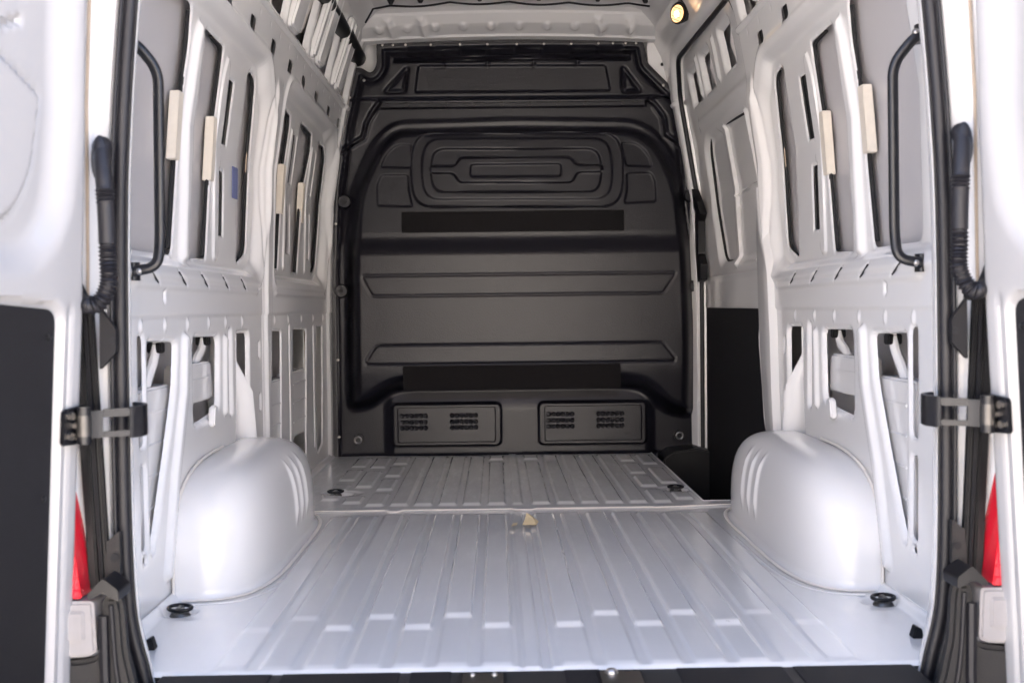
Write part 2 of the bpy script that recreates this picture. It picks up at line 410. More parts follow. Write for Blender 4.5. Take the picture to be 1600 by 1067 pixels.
BRACES = [([(2.985, .80), (3.055, .80), (3.10, 1.15), (3.09, 1.44), (3.04, 1.48), (3.005, 1.40), (3.0, 1.1)], .018)]
def wall(s):
    LH, UH, RH, TH = lower_holes(s), upper_holes(s), rail_holes(s), top_holes(s)
    def holes(U, V):
        D = np.full(U.shape, .16)
        for p in LH+UH+RH+TH: D = np.minimum(D, sdf(U, V, p, .05))
        if s > 0: D = np.minimum(D, sdf(U, V, APERTURE, .12))
        return D
    bays = BAYS_L if s < 0 else BAYS_L[:1]
    def h(U, V, D):
        H = np.zeros_like(U)
        for i, b in enumerate(bays):
            d = sdf(U, V, b, .2)
            far = smooth01((U-(3.75 if i == 0 else 5.15))/.1) if True else 0
            wd = .030+.035*far
            H += R_IN*smooth01((-d)/wd)
            # rolled rim round the bay
            H -= .008*np.exp(-((d-.018)/.014)**2)
        def ridge(poly, a, w=.022):
            d = sdf(U, V, rnd(poly, .02), .1); return a*smooth01((-d+.002)/w)
        H -= ridge([(2.985, .83), (3.05, .83), (3.09, 1.15), (3.085, 1.44), (3.04, 1.49), (3.01, 1.42), (3.0, 1.1)], .018, .026)
        H -= ridge([(3.345, .86), (3.40, .86), (3.42, 1.2), (3.415, 1.44), (3.38, 1.46), (3.355, 1.40)], .006, .006)
        pass
        for cx0, cx1 in ((3.395, 3.49),):
            pass
        if s < 0:
            H -= ridge([(4.44, .87), (4.475, .87), (4.50, 1.2), (4.49, 1.40), (4.465, 1.42), (4.45, 1.38)], .006, .006)
            H -= ridge([(4.93, .87), (4.965, .87), (4.995, 1.2), (4.985, 1.40), (4.955, 1.42), (4.94, 1.38)], .006, .006)
            # B pillar rib at the front
        # ledge under the rear bay and the waist rail
        led = smooth01((U-2.50)/.05)*smooth01((3.86-U)/.05)
        if s < 0: led = led+smooth01((U-4.12)/.04)*smooth01((5.38-U)/.06)
        H -= led*.007*np.exp(-((V-.772)/.009)**2)
        # diagonal cuts in the ledge
        for y in (2.66, 2.90, 3.12, 3.36, 3.60):
            H += .006*np.exp(-(seg_d(U, V, [(y-.02, .808), (y+.05, .778)])/.004)**2)
        # waist crease
        H += .004*smooth01((.700-V)/.006)
        # small pressed dimples above the lower openings
        for y in (2.59, 2.78, 2.98, 3.20, 3.40, 3.62)+((4.15, 4.42, 4.72, 5.02, 5.30) if s < 0 else ()):
            H -= .0045*np.exp(-(((U-y)/.010)**2+((V-.675)/.014)**2)**2)
        # C pillar: raised spine and flank
        H -= .012*smooth01((.055-np.abs(U-4.005 if s < 0 else U-3.98))/.02)*smooth01((1.52-V)/.08)
        H += .005*np.exp(-((U-3.93)/.008)**2)*smooth01((1.5-V)/.05)
        # B pillar
        if s < 0: H -= .014*smooth01((U-5.40)/.03)
        # spot welds
        for y in np.arange(2.6, 5.4, .16):
            if s > 0 and y > 4: continue
            H += .002*np.exp(-(((U-y)/.007)**2+((V-1.632)/.007)**2))
        # rail top edge and the ribs of the roof side
        H -= .010*smooth01((V-1.655)/.008)*smooth01((1.682-V)/.01)
        H += .012*smooth01((V-1.69)/.02)*(1-smooth01((V-2.0)/.03))*(.5+.5*np.cos((U-4.56)*2*math.pi/.52))*.0
        # inclined strut between the first two lower openings
        H -= .014*smooth01((.028-seg_d(U, V, [(2.945, .63), (2.925, .50), (2.83, .30), (2.755, .08)]))/.016)
        H -= .010*smooth01((.022-seg_d(U, V, [(3.385, .62), (3.37, .42)]))/.014)
        # lips round holes
        def lip(polys, r, a):
            nonlocal H
            for p in polys:
                d = sdf(U, V, p, .05); t = np.clip(1-np.maximum(d, 0)/r, 0, 1)
                H += a*(1-np.sqrt(np.maximum(0, 1-t*t)))
        lip(LH[:1]+LH[1:2]+LH[6:], .008, .006); lip(LH[2:6], .016, .014)
        lip(UH, .005, .004); lip(TH, .022, .022)
        if s > 0:
            d = sdf(U, V, APERTURE, .12); t = np.clip(1-np.maximum(d, 0)/.045, 0, 1); H += .05*(1-np.sqrt(np.maximum(0, 1-t*t)))
            H -= .014*np.exp(-((d-.07)/.022)**2)*smooth01((1.2-V)/.4)
        # hand-made metal: very slight waviness
        H += .0004*np.sin(U*11+V*4)*np.sin(V*13+U*2)
        return H
    w = sheet('side_wall', 2.40, 5.50, -.02, 2.06, .0052, .0054, h, lambda U, V, H: (s*(Xw(V)+H), U, V), M_paint, van, holes=holes, flip=(s > 0))
    X = lambda y, z, o: (s*(float(Xw(z))+o), y, z)
    # outer skin behind the openings
    def skin_h(U, V, D):
        H = .062+.067*smooth01((.80-V)/.06)+.06*smooth01((V-1.53)/.03)
        H += .002*np.sin(U*7)*np.sin(V*6)
        return H
    y1 = 5.50 if s < 0 else 4.15
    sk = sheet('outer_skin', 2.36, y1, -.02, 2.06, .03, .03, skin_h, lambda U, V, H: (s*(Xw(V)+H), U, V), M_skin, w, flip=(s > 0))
    # cream foam blocks glued between skin and brace
    pads = [(2.944, 2.988, 1.10, 1.275), (3.308, 3.350, 1.085, 1.27)]
    if s < 0: pads += [(4.390, 4.438, 1.08, 1.27), (4.852, 4.902, 1.08, 1.25)]
    for a, b, z0, z1 in pads:
        slab('foam_block', rect(a, b, z0, z1, .004), lambda u, v, ww: X(u, v, ww),   .027, .052, M_foam, w, bev=.002)
    # pressed stiffener boxes seen through the lower openings
    boxes = [(2.63, 2.93, .10, .525, .045), (3.02, 3.34, .455, .565, .045), (2.90, 3.00, .1, .3, .06)]
    if s < 0: boxes += [(3.98, 4.42, .225, .455, .026), (4.46, 4.90, .20, .465, .026)]
    for a, b, z0, z1, o in boxes:
        q = slab('inner_stiffener', rnd([(a, z0), (b, z0), (b-.02, z1), (a+.02, z1)], .012), lambda u, v, ww: X(u, v, ww), o-.015, o+.04, M_paint, w, bev=.006)
        for zz in np.arange(z0+.06, z1-.02, .075):
            MB().box(min(s*(.875+o-.019), s*(.875+o)), max(s*(.875+o-.019), s*(.875+o)), a+.07, b-.06, zz, zz+.008).build('pressed_bead', M_paint, w, bev=.002)
    # curved filler necks and upright brackets
    for (y, z0, z1) in ((2.80, .50, .64), (3.26, .54, .645))+(((4.14, .44, .63), (4.58, .45, .63)) if s < 0 else ()):
        P = arc_pts([X(y+.065, z1, .05), X(y+.055, z1-.05, .055), X(y, z0+.03, .06), X(y-.03, z0-.03, .06)], r=.04)
        MB().tube(P, .012, 10, sq=(1, 1.5)).build('support_arm', M_paint, w)
        slab('arm_clip', rect(y+.045, y+.08, z1-.035, z1-.008, .005), lambda u, v, ww: X(u, v, ww), .034, .07, M_blk, w, bev=.003)
    MB().tube([X(3.60, .64, .06), X(3.60, .55, .062), X(3.64, .45, .05), X(3.67, .20, .05)], [.035, .035, .06, .07], 14, sq=(1.2, .5)).build('support_arm', M_paint, w)
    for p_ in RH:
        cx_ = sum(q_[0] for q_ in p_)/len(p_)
        slab('rail_hole_shade', rect(cx_-.05, cx_+.05, 1.545, 1.612, .004), lambda u, v, ww: X(u, v, ww), .012, .02, M_void, w)  # near-black plate painting in the shade behind each rail hole
    # black strips painting the shaded gap at each opening's front edge and in slots
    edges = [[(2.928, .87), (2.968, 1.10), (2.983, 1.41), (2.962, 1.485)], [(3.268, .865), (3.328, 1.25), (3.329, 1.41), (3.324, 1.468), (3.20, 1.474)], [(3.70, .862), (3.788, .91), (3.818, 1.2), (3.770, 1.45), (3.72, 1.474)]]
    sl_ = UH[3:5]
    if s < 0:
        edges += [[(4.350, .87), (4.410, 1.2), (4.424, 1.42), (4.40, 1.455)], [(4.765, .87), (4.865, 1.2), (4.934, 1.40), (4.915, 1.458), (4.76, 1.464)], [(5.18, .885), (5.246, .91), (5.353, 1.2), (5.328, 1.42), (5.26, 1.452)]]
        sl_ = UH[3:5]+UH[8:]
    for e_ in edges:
        MB().tube(arc_pts([X(a+.010, b, R_IN+.012) for a, b in e_], r=.03), .0062, 8, sq=(1, .8)).build('gap_shade', M_void, w)
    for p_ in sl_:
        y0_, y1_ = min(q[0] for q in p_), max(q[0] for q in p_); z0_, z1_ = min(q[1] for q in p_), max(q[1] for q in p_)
        slab('gap_shade', rect(y0_+(y1_-y0_)*.42, y1_+.02, z0_-.01, z1_+.01, .003), lambda u, v, ww: X(u, v, ww), R_IN+.016, R_IN+.026, M_void, w)
    # little tongue below the second opening
    slab('hook_tab', rnd([(3.17, .385), (3.235, .385), (3.22, .445), (3.185, .445)], .02), lambda u, v, ww: X(u, v, ww), -.014, .004, M_paint, w, bev=.004)
    for y in (2.66, 2.90, 3.12, 3.36, 3.60):
        slab('ledge_slit_shade', [(y-.020, .806), (y-.013, .809), (y+.052, .778), (y+.045, .775)], lambda u, v, ww: X(u, v, ww), -.0045, .006, M_void, w)
    # insulation boards high in the roof side
    if s < 0:
        for a, b, z0, z1 in ((4.16, 4.39, 1.765, 2.0), (4.70, 4.94, 1.76, 1.97)):
            slab('foam_panel', rect(a, b, z0, z1, .01), lambda u, v, ww: X(u, v, ww), .034, .065, M_wseal, w, bev=.004)
    for a, b, t in (((3.945, 4.095, 0), (4.415, 4.47, 1), (4.53, 4.66, 0), (4.965, 5.0, 1), (5.06, 5.18, 0)) if s < 0 else ((3.62, 3.70, 0),)):
        slab('roof_rib', rnd([(a, 1.685), (b, 1.685), (b+.01, 1.98), (a+.01, 1.98)], .02), lambda u, v, ww: X(u, v, ww), -.022, .006, M_paint, w, bev=.008)
    # wax run behind the front rib
    if s < 0: slab('wax_run', rnd([(5.13, .12), (5.27, .12), (5.30, .62), (5.11, .62)], .01), lambda u, v, ww: X(u, v, ww), .060, .0615, M_dust, w)
    # sealant line in the third window opening
    sp = [(3.80, .90), (3.828, 1.2), (3.778, 1.455)]
    MB().tube(arc_pts([X(a, b, R_IN+.012) for a, b in sp], r=.1), .0025, 6).build('seam_bead', M_seal, w)
    # grab handle
    hp = arc_pts([(s*.872, 2.50, 1.302), (s*.845, 2.50, 1.285), (s*.806, 2.515, 1.235), (s*.811, 2.52, .86), (s*.815, 2.51, .806), (s*.865, 2.50, .797)], r=.035)
    gh = MB().tube(hp, .0108, 14, sq=(1.1, .85)).build('grab_handle', M_hinge, w)
    for z in (1.300, .797):
        fb = MB(); fb.tube([(s*.864, 2.515, z-.020), (s*.864, 2.515, z+.020)], .017, 12, sq=(.5, 1))
        fb.build('handle_foot', M_hinge, w)
        MB().ball((s*.852, 2.50, z), .009, (1, 1, 1)).build('handle_bolt', M_steel, w)
    return w
wl = wall(-1); wr = wall(1)
slab('blue_sticker', rect(3.575, 3.645, 1.062, 1.160, .001), lambda u, v, w: (-(float(Xw(v))+w), u, v), R_IN-.0045, R_IN-.0025, M_blue, wl)

# ---- wheel arches
def arch(s):
    c, a, b, Hh = 3.375, .588, (.205 if s < 0 else .185), .310
    NT, NP = 150, 60; V = []
    for i in range(NT+1):
        th = math.pi*i/NT                       # around the plan: rear end -> inner face -> front end
        dy, dx = -math.cos(th), math.sin(th)
        r = (abs(dy/a)**4+abs(dx/b)**4)**-.25
        for j in range(NP+1):
            t = j/NP*math.pi/2; p = 3.7
            ct, st = math.cos(t), math.sin(t); k = (ct**p+st**p)**(-1/p)
            rr, z = r*ct*k, Hh*st*k
            y, x = c+dy*rr, .878-dx*rr
            # flutes on the front half of the inner face
            for yf in (3.38, 3.47, 3.56):
                g = math.exp(-((y-yf)/.013)**2)*min(1, max(0, (z-.07)/.05))*min(1, max(0, (.27-z)/.04))*min(1, dx*2)
                x -= .008*g
            if z < .012: x -= .012*(1-z/.012); y += (.010 if dy > 0 else -.010)*(1-z/.012)*abs(dy)
            # flattened shoulder crease
            V.append((s*x, y, z))
    F = [(i*(NP+1)+j, (i+1)*(NP+1)+j, (i+1)*(NP+1)+j+1, i*(NP+1)+j+1) for i in range(NT) for j in range(NP)]
    o = MB().add(V, F).build('wheel_arch', M_paint, van)
    bead = []; bead2 = []
    for i in range(1, 63):
        th = math.pi*i/64; dy, dx = -math.cos(th), math.sin(th)
        r = (abs(dy/(a+.018))**4+abs(dx/(b+.018))**4)**-.25
        bead.append((s*(.878-dx*r), c+dy*r, .004))
    MB().tube(bead, .0045, 8, sq=(.6, 1.3)).build('seam_bead', M_wseal, o)
    fl_ = []
    for i in range(2, 40):
        th = math.pi*i/64; dy, dx = -math.cos(th), math.sin(th)
        r = (abs(dy/(a+.045))**4+abs(dx/(b+.045))**4)**-.25
        fl_.append((s*(.878-dx*r), c+dy*r, .0015))
    MB().tube(fl_, .005, 8, sq=(.5, 1.6)).build('flange_edge', M_floor, o)
    for i in range(26):
        t = i/25*math.pi/2*.93; ct, st = math.cos(t), math.sin(t); k = (ct**3.7+st**3.7)**(-1/3.7)
        bead2.append((s*.872, c-a*ct*k*1.01, Hh*st*k*1.01+.004))
    MB().tube(bead2, .004, 8).build('seam_bead', M_wseal, o)
    return o
arch(-1); arch(1)

# ---- rear portal: pillars, seal, jambs
half = [(.742, -.035), (.755, .022), (.779, .15), (.784, .43), (.780, .85), (.770, 1.07), (.751, 1.30), (.722, 1.60), (.68, 1.80), (.55, 1.90), (.25, 1.925), (0, 1.93)]
path = [(-x, z) for x, z in half]+[(x, z) for x, z in half[::-1][1:]]
from mathutils import geometry
def dense(P, n=7):
    out = []; P = [np.array(p, float) for p in P]
    Q = [2*P[0]-P[1]]+P+[2*P[-1]-P[-2]]
    for i in range(1, len(Q)-2):
        for k in range(n):
            t = k/n; p0, p1, p2, p3 = Q[i-1:i+3]
            out.append(.5*((2*p1)+(-p0+p2)*t+(2*p0-5*p1+4*p2-p3)*t*t+(-p0+3*p1-3*p2+p3)*t**3))
    out.append(P[-1]); return out
PD = dense(path)
sect = [(-Xw(z), z) for z in np.linspace(-.3, 2.06, 40)]+[(x, 2.06+.06*(1-(x/.6)**2)) for x in np.linspace(-.6, .6, 21)]+[(Xw(z), z) for z in np.linspace(2.06, -.3, 40)]
sect = np.array(sect)
def cast(p):
    c = np.array([0, .9]); d = p-c
    best = None
    for a, b in zip(sect[:-1], sect[1:]):
        e = b-a; den = d[0]*e[1]-d[1]*e[0]
        if abs(den) < 1e-9: continue
        t = ((a[0]-c[0])*e[1]-(a[1]-c[1])*e[0])/den; u = ((a[0]-c[0])*d[1]-(a[1]-c[1])*d[0])/den
        if t > 0 and -1e-6 <= u <= 1+1e-6: best = c+d*t if best is None or t < best[1] else best
        if best is not None: return best
    return p
V = []; K = 9
for p in PD:
    side = abs(p[0]) > .6 and p[1] < 1.75
    q = np.array([math.copysign(float(Xw(p[1])), p[0]), p[1]]) if side else cast(p)
    for k in range(K):
        t = k/(K-1); w = t**1.6; 
        xy = p*(1-w)+q*w
        V.append((xy[0], 2.20+.205*t, xy[1]))
n = len(PD)
F = [(i*K+k, (i+1)*K+k, (i+1)*K+k+1, i*K+k+1) for i in range(n-1) for k in range(K-1)]
pillar = MB().add(V, F).build('rear_pillar_frame', M_paint, van)
def normals2(P):
    out = []
    for i in range(len(P)):
        a = P[max(0, i-1)]; b = P[min(len(P)-1, i+1)]; t = (b-a)/np.linalg.norm(b-a); out.append(np.array([-t[1], t[0]]))
    return out
ND = normals2(PD)      # path runs left-bottom -> up -> right-bottom, so this normal points outwards
prof = [(-.002, 2.205), (.024, 2.222), (.034, 2.222), (.040, 2.200), (.055, 2.190), (.062, 2.172), (.080, 2.168), (.092, 2.150), (.125, 2.146), (.17, 2.15), (.23, 2.20)]
V = []; K = len(prof)
for p, nn in zip(PD, ND):
    for o_, y in prof: V.append((p[0]+nn[0]*o_, y, p[1]+nn[1]*o_))
F = [(i*K+k, (i+1)*K+k, (i+1)*K+k+1, i*K+k+1) for i in range(n-1) for k in range(K-1)]
jamb = MB().add(V, F).build('door_jamb', M_paint, van)
sl = MB()
loop = [(p+nn*.0115) for p, nn in zip(PD, ND)]
sl.tube([(p[0], 2.190, p[1]) for p in loop], .0112, 12, sq=(1, 1.1), up=(0, 1, 0))
sl.tube([(p[0], 2.178, p[1]) for p in [a+b*.0235 for a, b in zip(PD, ND)]], .0040, 10, up=(0, 1, 0))
sl.build('door_seal', M_rub, jamb)
cap = MB(); cap.tube([(p[0], 2.197, p[1]) for p in [a+b*.001 for a, b in zip(PD, ND)]], .0035, 8, up=(0, 1, 0)); cap.build('seal_lip', M_blk, jamb)
for s in (-1, 1):
    MB().tube([(s*.826, 2.163, 1.35), (s*.838, 2.160, 1.10), (s*.841, 2.157, .80), (s*.843, 2.157, .72)], .0035, 6).build('seam_bead', M_seal, jamb)
    # black weather strips beside the hinge
    for x, wd, m, nm, yf in ((.864, .018, M_blk, 'weather_strip', 2.150), (.847, .007, M_trim, 'strip_ridge', 2.146), (.838, .009, M_blk, 'weather_strip', 2.150)):
        slab(nm, [(x-wd/2, .185), (x+wd/2, .185), (x+wd/2, .722), (x-wd/2, .722)], lambda u, v, w, s=s: (s*(u-(.72-v)*.042), w, v), yf, 2.168, m, jamb, bev=.003)
    slab('strip_cap', rnd([(.818, .712), (.868, .712), (.868, .742), (.818, .738)], .004), lambda u, v, w, s=s: (s*u, w, v), 2.14, 2.168, M_blk, jamb, bev=.003)
    slab('hinge_gusset', rnd([(.775, .676), (.804, .718), (.806, .600), (.776, .632)], .004), lambda u, v, w, s=s: (s*u*1.018, w, v), 2.148, 2.162, M_trim, jamb, bev=.003)
    MB().tube([(s*.796, 2.150, .655), (s*.796, 2.145, .655)], .0075, 14).build('gusset_hole_shade', M_void, jamb)
    slab('lower_bracket', rnd([(.776, .296), (.800, .276), (.804, .205), (.776, .21)], .004), lambda u, v, w, s=s: (s*u*1.018, w, v), 2.148, 2.162, M_bump, jamb, bev=.003)
    MB().tube([(s*.799, 2.150, .246), (s*.799, 2.145, .246)], .008, 14).build('gusset_hole_shade', M_void, jamb)
    # folded black bracket over the bumper
    slab('folded_bracket', rnd([(.772, .200), (.800, .222), (.830, .192), (.826, .182), (.803, .195), (.772, .178)], .006), lambda u, v, w, s=s: (s*u, w, v), 2.08, 2.15, M_hinge, jamb, bev=.004)

# sill plate and bumper
sill = empty('sill_plate', (0, 0, 0), van)
slab('step_cover', rnd([(-.735, -.06), (.735, -.06), (.742, -.004, .02), (-.742, -.004, .02)], .012), lambda u, v, w: (u, w, v), 2.06, 2.2195, M_bump, sill, bev=.004)
for x0, x1 in ((-.735, -.52), (-.50, -.27), (-.25, -.17), (.05, .12), (.27, .48), (.50, .735)):
    slab('tread_pad', rect(x0, x1, -.012, -.0015, .003), lambda u, v, w: (u, w, v), 2.09, 2.214, M_trim, sill, bev=.002)
for x in (-.108, .157):
    slab('striker_pocket', rect(x-.045, x+.045, -.055, .0005, .0004), lambda u, v, w: (u, w, v), 2.10, 2.196, M_blk, sill, bev=.002)
    slab('striker_plate', rect(x-.039, x+.039, -.055, .0022, .0004), lambda u, v, w: (u, w, v), 2.10, 2.188, M_steel, sill, bev=.003)
MB().ball((.140, 2.176, .003), .011, (1.2, 1, .9)).build('striker_bolt', M_steel, sill)
for x in (-.128, -.086): MB().ball((x, 2.176, .002), .0065).build('striker_bolt', M_steel, sill)
for s in (-1, 1):
    bm_ = rnd([(.60, -.10), (.715, -.05), (.748, .0), (.765, .08), (.770, .165), (.775, .185), (.806, .185), (.813, .13), (.818, .072), (.85, .066), (1.01, .06), (1.02, -.45), (.60, -.45)], .014)
    bc = slab('bumper_corner', bm_, lambda u, v, w, s=s: (s*u, w, v), 2.095, 2.125, M_bump, van, bev=.008)
    MB().tube(dense([(s*.70, 2.092, -.09), (s*.762, 2.092, -.04), (s*.782, 2.092, .04), (s*.790, 2.092, .17)] and [np.array(q) for q in [(s*.70, 2.092, -.09), (s*.762, 2.092, -.04), (s*.782, 2.092, .04), (s*.790, 2.092, .17)]], 6), .0045, 8).build('bumper_bead', M_rub, bc)
    MB().tube(dense([np.array(q) for q in [(s*.76, 2.092, -.10), (s*.80, 2.09, -.05), (s*.803, 2.092, .03), (s*.805, 2.095, .15)]], 6), .010, 8).build('bumper_bead', M_rub, bc)
    lamp = empty('tail_lamp', (0, 0, 0), van)
    slab('red_lens', rnd([(.847, .180), (.97, .18), (.97, .41), (.878, .41), (.872, .37)], .004), lambda u, v, w, s=s: (s*u, w, v), 2.10, 2.25, M_red, lamp, bev=.006)
    for k_ in range(9):
        z_ = .195+k_*.022
        MB().tube([(s*(.848+(z_-.18)*.14), 2.099, z_), (s*.96, 2.099, z_)], .0022, 6).build('lens_rib', M_red, lamp)
    slab('clear_lens', rnd([(.818, .082), (.835, .074), (.97, .07), (.97, .177), (.822, .177)], .008), lambda u, v, w, s=s: (s*u, w, v), 2.09, 2.25, M_clear, lamp, bev=.008)
    slab('reflector_cell', rect(.838, .870, .105, .160, .006), lambda u, v, w, s=s: (s*u, w, v), 2.084, 2.095, M_clear, lamp, bev=.003)
bumper = slab('rear_bumper', rnd([(-1.0, -.45), (1.0, -.45), (1.0, -.09), (-1.0, -.09)], .03), lambda u, v, w: (u, w, v), 1.98, 2.2, M_bump, van, bev=.01)

# ---- rear doors
def door(s, ang):
    hy = 2.105
    hx = lambda v: s*np.interp(v, [-.4, .07, .4, .7, 1.0, 1.2, 1.8], [.885, .864, .846, .829, .818, .812, .785])
    d = Vector((s*math.sin(ang), -math.cos(ang))); nrm = Vector((-s*math.cos(ang), -math.sin(ang)))   # into the gap between the doors
    P = lambda u, v, w: (hx(v)+d.x*u+nrm.x*w, hy+d.y*u+nrm.y*w, v)
    lean = lambda v: .0
    REC = rnd([(.018, 1.72), (.018, 1.05, .12), (.04, .86, .12), (.13, .765, .1), (.60, .74), (.78, .9), (.78, 1.72)], .1)
    REC2 = rnd([(.105, 1.09, .05), (.13, 1.10, .05), (.21, 1.14, .03), (.60, 1.14), (.60, .90), (.28, .86), (.19, .86, .1), (.13, .94, .1)], .05)
    TR = rnd([(.074, -.30), (.074, .715, .03), (.74, .76), (.74, -.30)], .03)
    def h(U, V, D):
        H = -.018*(1-np.sqrt(np.maximum(0, 1-np.clip(1-U/.014, 0, 1)**2)))
        H -= .030*smooth01(-sdf(U, V, REC, .2)/.07)
        dd = sdf(U, V, REC2, .2); H += .012*smooth01(-dd/.012); H -= .006*np.exp(-((dd-.004)/.004)**2)
        H -= .014*smooth01((-sdf(U, V, TR, .1)+.014)/.012)
        H -= .010*smooth01((.008-seg_d(U, V, [(.155, 1.205), (.195, 1.19)]))/.004)
        H -= .006*smooth01((.006-seg_d(U, V, [(.10, 1.5), (.10, 1.27), (.16, 1.245)]))/.004)
        H -= .006*smooth01((.01-np.abs(U-.045))/.008)*smooth01((.73-V)/.03)
        return H
    dr = sheet('rear_door', 0, .80, -.42, 1.80, .006, .008, h, lambda U, V, H: P(U, V, H), M_door, van, flip=(s < 0))
    slab('door_shell', rnd([(.0, -.42), (.80, -.42), (.80, 1.80), (.0, 1.80)], .03), P, -.10, -.043, M_body, dr, bev=.012)
    tp = slab('trim_panel', rnd([(.076, -.298), (.076, .713, .028), (.74, .757), (.74, -.298)], .03), P, -.0135, -.0095, M_trim, dr, bev=.001)
    for v in (.665, .38, .02, -.2):
        MB().ball(P(.094, v, -.008), .0065, (.6, 1, 1)).build('trim_rivet', M_blk, dr)
    # hinge: strap that swings round the seal, and its bolted plate
    zc = .504
    hg = empty('door_hinge', (0, 0, 0), dr)
    hz = .029
    xy = [(.785, 2.235), (.756, 2.205), (.742, 2.160), (.750, 2.126), (.776, 2.108), (.802, 2.092), (.820, 2.076)]
    pts = dense([np.array(q) for q in xy], 6)
    def band(z0, z1, i0, i1, name='hinge_strap'):
        V = []; F = []; sub = pts[i0:i1+1]; th = .004
        for i, q in enumerate(sub):
            a = sub[max(0, i-1)]; b = sub[min(len(sub)-1, i+1)]; t = (b-a)/np.linalg.norm(b-a); nn = np.array([-t[1], t[0]])
            for zz, oo in ((z0, -th), (z1, -th), (z1, th), (z0, th)):
                V.append((s*(q[0]+nn[0]*oo), q[1]+nn[1]*oo, zz))
        for i in range(len(sub)-1):
            for k in range(4): F.append((i*4+k, i*4+(k+1) % 4, i*4+4+(k+1) % 4, i*4+4+k))
        F += [(0, 1, 2, 3), tuple(4*(len(sub)-1)+k for k in (3, 2, 1, 0))]
        return V, F
    st = MB(); N = len(pts)-1
    for a in ((zc-hz, zc+hz, 0, 20), (zc+.012, zc+hz-.002, 20, 29), (zc-hz+.004, zc-.014, 20, 29), (zc-hz+.004, zc+hz-.004, 29, N)): st.add(*band(*a))
    st.build('hinge_strap', M_hinge, hg, bev=.0012)
    kn = MB(); kx, ky = s*.824, 2.070; kn.tube([(kx, ky, zc-.034), (kx, ky, zc+.034)], .0125, 14); kn.build('hinge_knuckle', M_hinge, hg)
    MB().tube([(kx, ky, zc-.020), (kx, ky, zc+.018)], .0135, 14).build('hinge_bush', M_dsteel, hg)
    pl = slab('hinge_plate', rnd([(.004, zc-.036), (.068, zc-.034), (.068, zc+.030), (.004, zc+.036)], .008), P, .001, .010, M_hinge, hg, bev=.002)
    for uu, vv in ((.052, .018), (.036, .0), (.052, -.018), (.026, .022), (.026, -.022)):
        q0, q1 = P(uu, zc+vv, .008), P(uu, zc+vv, .017)
        MB().tube([q0, q1], .0075, 6).build('hinge_bolt', M_steel, hg)
    # wiring hose in a corrugated sleeve
    zt = 1.012 if s < 0 else 1.022
    hp = dense([np.array(q) for q in [(s*.806, 2.150, zt+.012), (s*.800, 2.125, zt-.015), (s*.790, 2.108, zt-.075), (s*.786, 2.104, zt-.15), (s*.785, 2.102, zt-.20), (s*.784, 2.100, zt-.250), (s*.798, 2.096, zt-.284), (s*.818, 2.098, zt-.292), (s*.842, 2.122, zt-.280), (s*.87, 2.14, zt-.23)]], 22)
    L = np.cumsum([0]+[float(np.linalg.norm(b-a)) for a, b in zip(hp[:-1], hp[1:])]); rad = []
    for i, l in enumerate(L):
        r = .0165 if l > .03 else .0165+.003*math.sin(l/.03*math.pi)
        if .105 < l < .13 or .205 < l < .335: r = .0165+.0022*math.sin(l*2*math.pi/.0075)
        if .205 < l: r -= .001
        rad.append(r*.96)
    MB().tube(hp, rad, 14).build('wiring_hose', M_rub, dr)
    MB().ball((s*.8035, 2.128, zt-.022), .026, (.66, .6, 1.75), 16, 12).build('hose_boot', M_rub, dr)
    return dr
door(-1, math.radians(14)); door(1, math.radians(14))

# ---- bulkhead
MAIN = rnd([(-.79, .22), (-.79, .6), (-.785, 1.0), (-.768, 1.27, .1), (-.66, 1.50, .12), (-.56, 1.60, .12), (.04, 1.612), (.62, 1.60, .12), (.75, 1.50, .1), (.845, 1.28, .1), (.87, .95), (.882, .6), (.878, .20), (.84, .175), (.72, .20, .08), (.62, .315, .08), (.50, .325), (-.46, .325), (-.56, .32, .08), (-.68, .235, .08)], .05)
OUT = rnd([(-.87, -.03), (-.868, .9), (-.845, 1.30), (-.80, 1.60), (-.735, 1.86, .01), (-.70, 1.86, .02), (-.655, 1.83, .03), (-.628, 1.87, .03), (-.628, 1.975), (.04, 1.988), (.645, 1.975, .02), (.665, 1.87), (.82, 1.715, .02), (.845, 1.62), (.875, 1.2), (.905, .95), (.93, .6), (.945, -.03)], .012)
def groove(U, V, pts, depth, w, closed=False):
    if closed: pts = list(pts)+[pts[0]]
    d = seg_d(U, V, pts); return depth*np.exp(-(d/w)**2)
